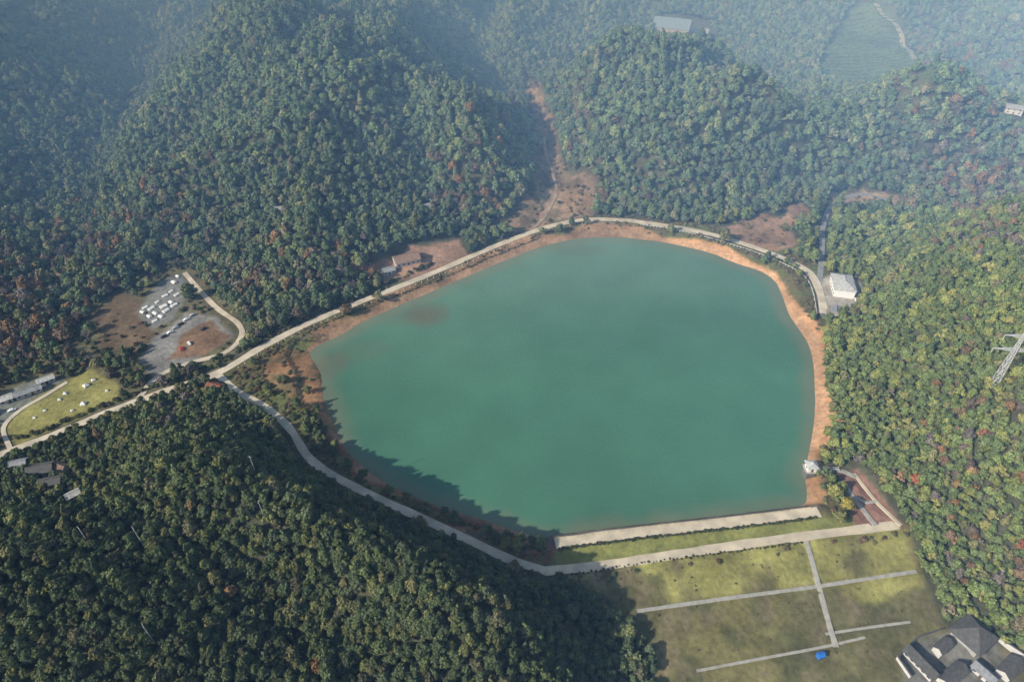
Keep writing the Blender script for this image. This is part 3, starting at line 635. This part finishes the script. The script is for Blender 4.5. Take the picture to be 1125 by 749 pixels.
# ------------------------------------------------------------------ cars
def car(px,py,rot,m,lab):
    x,y=P(px,py); e=empty("parked_car",(x,y,float(H(x,y))+.05),rot,lab,"car","cars parked in the camp car park")
    p=[(-2.2,.45),(-2.2,.85),(-1.9,1.0),(-1.3,1.05),(-.7,1.5),(.9,1.52),(1.6,1.05),(2.15,.9),(2.25,.5)]
    V=[];F=[];n=len(p)
    for sy in(-.88,.88):
        for q in p: V.append((q[0],sy*(.82 if q[1]>1.1 else 1),q[1]))
    F=[tuple(range(n)),tuple(range(2*n-1,n-1,-1))]+[(i,i+n,(i+1)%n+n,(i+1)%n) for i in range(n)]
    mk("body",V,F,m,e)
    g=[]
    for sy in(-1,1): g.append(([( -1.1,sy*.83,1.08),(1.4,sy*.83,1.08),(.85,sy*.76,1.44),(-.65,sy*.76,1.44)],[(0,1,2,3)]))
    V,F,_=join(g); mk("side_window",V,F,M_glass,e)
    for sx in(-1.35,1.35):
        for sy in(-.8,.8):
            v,f=tube((sx,sy-.1,.34),(sx,sy+.1,.34),.34,.34,10); mk("wheel",v,f,M_tyre,e)
cm=[M_paintw,M_paintw,mat("dark_car_paint",(.03,.03,.035),.3),mat("silver_car_paint",(.4,.41,.42),.3),mat("red_car_paint",(.35,.03,.02),.3)]
for (a,b,r,c) in [(205,352,.7,0),(199,357,.7,2),(193,361,.7,3),(187,366,.7,0),(181,371,.7,2),(212,347,.7,3),(208,378,2.2,0),(200,384,2.2,4),(224,362,.9,2),(940,330,1.3,0),(936,337,1.3,2),(14,452,.6,0)]:
    car(a,b,r,cm[c],["white","white","black","silver","red"][c]+" parked car standing on bare ground")
# ------------------------------------------------------------------ transmission tower
def beams(lst,r): return join([tube(a,b,r,r,4) for a,b in lst])
x,y=P(1089,426); z=float(H(x,y))
e=empty("transmission_tower",(x,y,z),-.15,"pale steel lattice power pylon rising above the trees","pylon"); e.scale=(1.0,1.0,1.15)
def lv(h): return 1.15*(1-h/36)+.4
L=[];hs_=[0,5,9.5,14,18,22,26,30,33]
for i in range(len(hs_)-1):
    a,b=lv(hs_[i]),lv(hs_[i+1])
    cs=[(1,1),(-1,1),(-1,-1),(1,-1)]
    for j in range(4):
        p,q=cs[j],cs[(j+1)%4]
        L+=[((p[0]*a,p[1]*a,hs_[i]),(p[0]*b,p[1]*b,hs_[i+1])),((p[0]*a,p[1]*a,hs_[i]),(q[0]*b,q[1]*b,hs_[i+1])),((p[0]*b,p[1]*b,hs_[i+1]),(q[0]*b,q[1]*b,hs_[i+1]))]
V,F,_=beams(L,.14); mk("lattice_mast",V,F,M_steel,e)
for hh,wd in ((23,11),(31,9)):
    L=[]
    for s in(-1,1):
        for q in(-.5,.5): L+=[((0,q,hh),(s*wd,0,hh+.6)),((0,q,hh+1.5),(s*wd,0,hh+.6))]
        for t in (.25,.5,.75): L+=[((s*wd*t,-.4*(1-t),hh+.6*t),(s*wd*t,.4*(1-t),hh+1.5-.9*t))]
    V,F,_=beams(L,.14); arm=mk("cross_arm",V,F,M_steel,e)
    for s in(-1,1):
        v,f=tube((s*wd*.97,0,hh+.5),(s*wd*.97,0,hh-2.2),.17,.17,6); mk("insulator",v,f,M_steel,arm)
# utility poles
for (px,py) in [(158,600),(292,572),(415,582),(170,706),(282,522),(100,600)]:
    x,y=P(px,py); e=empty("utility_pole",(x,y,float(H(x,y))),random.random()*3,"slender pale concrete utility pole standing among dark trees","pole","utility poles through the forest")
    v,f=tube((0,0,-1),(0,0,14),.17,.10,8); mk("pole_shaft",v,f,M_steel,e)
    v,f=bx(-1.0,1.0,-.06,.06,13.2,13.32); mk("cross_arm",v,f,M_steel,e)
# ------------------------------------------------------------------ balustrade on lake road
def wall_fence(pix,z,h,step,lab,name="balustrade",m=M_paintw):
    c=catmull([Pz(a,b,z) for a,b in pix],step); x0,y0=c[0]; e=empty(name,(x0,y0,z),0,lab,"railing")
    c=c-c[0]; t=np.gradient(c,axis=0); t/=np.linalg.norm(t,axis=1)[:,None]; nr=np.stack([-t[:,1],t[:,0]],1)
    V=[];F=[]
    for i in range(len(c)):
        for o,dz in((-.1,h-.18),(.1,h-.18),(.1,h),(-.1,h)): V.append((c[i,0]+nr[i,0]*o,c[i,1]+nr[i,1]*o,dz))
    for i in range(len(c)-1):
        for j in range(4): a=i*4+j;b=i*4+(j+1)%4; F.append((a,b,b+4,a+4))
    mk("rail",V,F,m,e)
    pv,pf=bx(-.17,.17,-.17,.17,-.6,h+.12); pm=None
    for p in c[:95]:
        if pm is None: o=mk("post",pv,pf,m,e); pm=o.data
        else: o=bpy.data.objects.new("post",pm); COL.objects.link(o); o.parent=e
        o.location=(p[0],p[1],0)
wall_fence([(700,247),(740,253),(782,263),(830,278),(866,293),(885,306),(893,322),(897,345)],4,1.1,2.6,"white concrete balustrade along the lake road edge")
wall_fence([(612,591),(650,587),(700,580),(800,569),(890,558)],5.1,.9,3.2,"low pale parapet along the dam crest","parapet",M_tan)
gv,gf=bx(-.22,.22,-.22,.22,-.4,.75); gm=None
c=catmull([Pz(a,b,4) for a,b in [(262,404),(293,384),(353,354),(423,326),(483,302),(543,276),(593,257),(632,247),(670,245)]],5.2)
for p in c[:78]:
    V=list(gv[:4])+[(a*.7,b*.7,c_) for a,b,c_ in gv[4:]]
    if gm is None: o=mk("guard_stone",V,gf,M_paintw); gm=o.data
    else: o=bpy.data.objects.new("guard_stone",gm); COL.objects.link(o)
    o.location=(p[0],p[1],4.0); o["label"]="short white guard stone at the lake road edge"; o["category"]="bollard"; o["group"]="guard stones along the lake road"
# ------------------------------------------------------------------ intake tower and footbridge
x,y=Pz(887,522,0); e=empty("intake_tower",(x,y,0),.0,"white gatehouse on dark concrete tower standing in the water","gatehouse"); e.scale=(1.25,1.25,1.15)
v,f=bx(-2,2,-2,2,-5,4.6); mk("tower_shaft",v,f,mat("stained_concrete",(.14,.13,.12)),e); v,f=bx(-2.6,2.6,-2.6,2.6,4.6,5.0); mk("platform",v,f,M_path,e)
v,f=bx(-1.9,1.9,-1.9,1.9,5.0,8.0); mk("wall",v,f,M_paintw,e); v,f=bx(-.5,.5,-1.98,-1.85,5.0,7.1); mk("door",v,f,M_frame,e); v,f=bx(-1.98,-1.85,-.6,.6,6,7.2); mk("window",v,f,M_glass,e)
V=[(-2.6,-2.6,8),(2.6,-2.6,8),(2.6,2.6,8),(-2.6,2.6,8),(0,0,9.8),(-2.6,-2.6,7.8),(2.6,-2.6,7.8),(2.6,2.6,7.8),(-2.6,2.6,7.8)]
mk("roof",V,[(0,1,4),(1,2,4),(2,3,4),(3,0,4),(0,5,6,1),(1,6,7,2),(2,7,8,3),(3,8,5,0),(8,7,6,5)],M_rwhite,e)
b=empty("footbridge",(x,y,0),.0,"narrow concrete footbridge from the shore to the gatehouse","bridge")
v,f=bx(3.3,16,-.8,.8,5.0,5.35); mk("deck",v,f,M_path,b)
for s in(-.75,.75):
    V,F,_=join([bx(3.3,16,s-.05,s+.05,6.15,6.25)]+[bx(q,q+.1,s-.05,s+.05,5.35,6.15) for q in (3.5,5.5,8,10.5,13,15.7)]); mk("railing",V,F,M_paintw,b)
v,f=bx(8.6,9.4,-.6,.6,-4,5.0); mk("pier",v,f,M_grey,b)
def cwall(pix,lab):
    pts=[P(a,b) for a,b in pix]; z=float(H(*pts[0])); e=empty("courtyard_wall",(pts[0][0],pts[0][1],z),0,lab,"wall")
    W=[];Cp=[]
    for i in range(len(pts)-1):
        a=np.array(pts[i])-pts[0]; q=np.array(pts[i+1])-pts[0]; d=(q-a)/np.linalg.norm(q-a); n=np.array([-d[1],d[0]])
        for lst,hw,z0,z1 in((W,.2,-2.5,2.2),(Cp,.4,2.2,2.4)):
            vv=[tuple(a-n*hw)+(z0,),tuple(q-n*hw)+(z0,),tuple(q+n*hw)+(z0,),tuple(a+n*hw)+(z0,),tuple(a-n*hw)+(z1,),tuple(q-n*hw)+(z1,),tuple(q+n*hw)+(z1,),tuple(a+n*hw)+(z1,)]
            lst.append((vv,[(0,3,2,1),(4,5,6,7),(0,1,5,4),(1,2,6,5),(2,3,7,6),(3,0,4,7)]))
    V,F,_=join(W); mk("wall_face",V,F,M_wall,e); V,F,_=join(Cp); mk("coping",V,F,M_rdark,e)
cwall([(984,724),(1005,703),(1036,691)],"white courtyard wall with dark tile coping near pavilion"); cwall([(984,724),(998,746)],"white courtyard wall with dark tile coping"); cwall([(1092,702),(1124,726)],"white courtyard wall beside the dark pavilion")
# ------------------------------------------------------------------ haze (real air volume, denser over the far hills and low down)
v,f=bx(-2600,2600,-600,3800,-30,420)
hz=mk("sky",v,f,[]); hz["kind"]="structure"; hz["label"]="thin bluish morning haze in the valley air"; hz["category"]="haze"
hm=bpy.data.materials.new("haze_air"); hm.use_nodes=True; nt=hm.node_tree; nt.nodes.remove(nt.nodes["Principled BSDF"]); vs=nt.nodes.new("ShaderNodeVolumeScatter")
vs.inputs["Color"].default_value=(.30,.56,1,1); vs.inputs["Anisotropy"].default_value=-.35
g=nt.nodes.new("ShaderNodeNewGeometry"); sx=nt.nodes.new("ShaderNodeSeparateXYZ"); nt.links.new(g.outputs["Position"],sx.inputs[0])
def mr(src,a,b,c,d,smooth=True):
    m=nt.nodes.new("ShaderNodeMapRange"); m.inputs[1].default_value=a; m.inputs[2].default_value=b; m.inputs[3].default_value=c; m.inputs[4].default_value=d
    if smooth: m.interpolation_type='SMOOTHSTEP'
    nt.links.new(src,m.inputs[0]); return m.outputs[0]
def mt(op,a,b):
    m=nt.nodes.new("ShaderNodeMath"); m.operation=op
    for i,s in enumerate((a,b)):
        if isinstance(s,float): m.inputs[i].default_value=s
        else: nt.links.new(s,m.inputs[i])
    return m.outputs[0]
dd=mt('ADD',mt('MULTIPLY',mt('MULTIPLY',mr(sx.outputs[1],230,750,0,.00135),mr(sx.outputs[2],0,300,1,.7,False)),mr(sx.outputs[0],-450,300,1.3,.85)),.00010)
nt.links.new(dd,vs.inputs["Density"])
nt.links.new(vs.outputs[0],nt.nodes["Material Output"].inputs["Volume"]); hz.data.materials.append(hm)
try: hm.cycles.volume_step_rate=.8
except Exception as ex: print(ex)
# ------------------------------------------------------------------ light
el=math.radians(32); sd=Vector((-.84,-.50,0)).normalized()*math.cos(el)+Vector((0,0,math.sin(el)))
sl=bpy.data.lights.new("sun",'SUN'); sl.energy=5.0; sl.angle=math.radians(.6); sl.color=(1,.95,.86); so=bpy.data.objects.new("sun",sl); COL.objects.link(so); so.rotation_euler=sd.to_track_quat('Z','Y').to_euler()
w=bpy.data.worlds.new("World"); scene.world=w; w.use_nodes=True; nt=w.node_tree; st=nt.nodes.new("ShaderNodeTexSky"); st.sky_type='NISHITA'; st.sun_disc=False; st.sun_elevation=el; st.sun_rotation=math.atan2(sd.x,sd.y)
bgn=nt.nodes["Background"]; bgn.inputs["Strength"].default_value=.15; nt.links.new(st.outputs[0],bgn.inputs["Color"])
scene.view_settings.view_transform='Standard'; scene.view_settings.look='None'; scene.view_settings.exposure=0
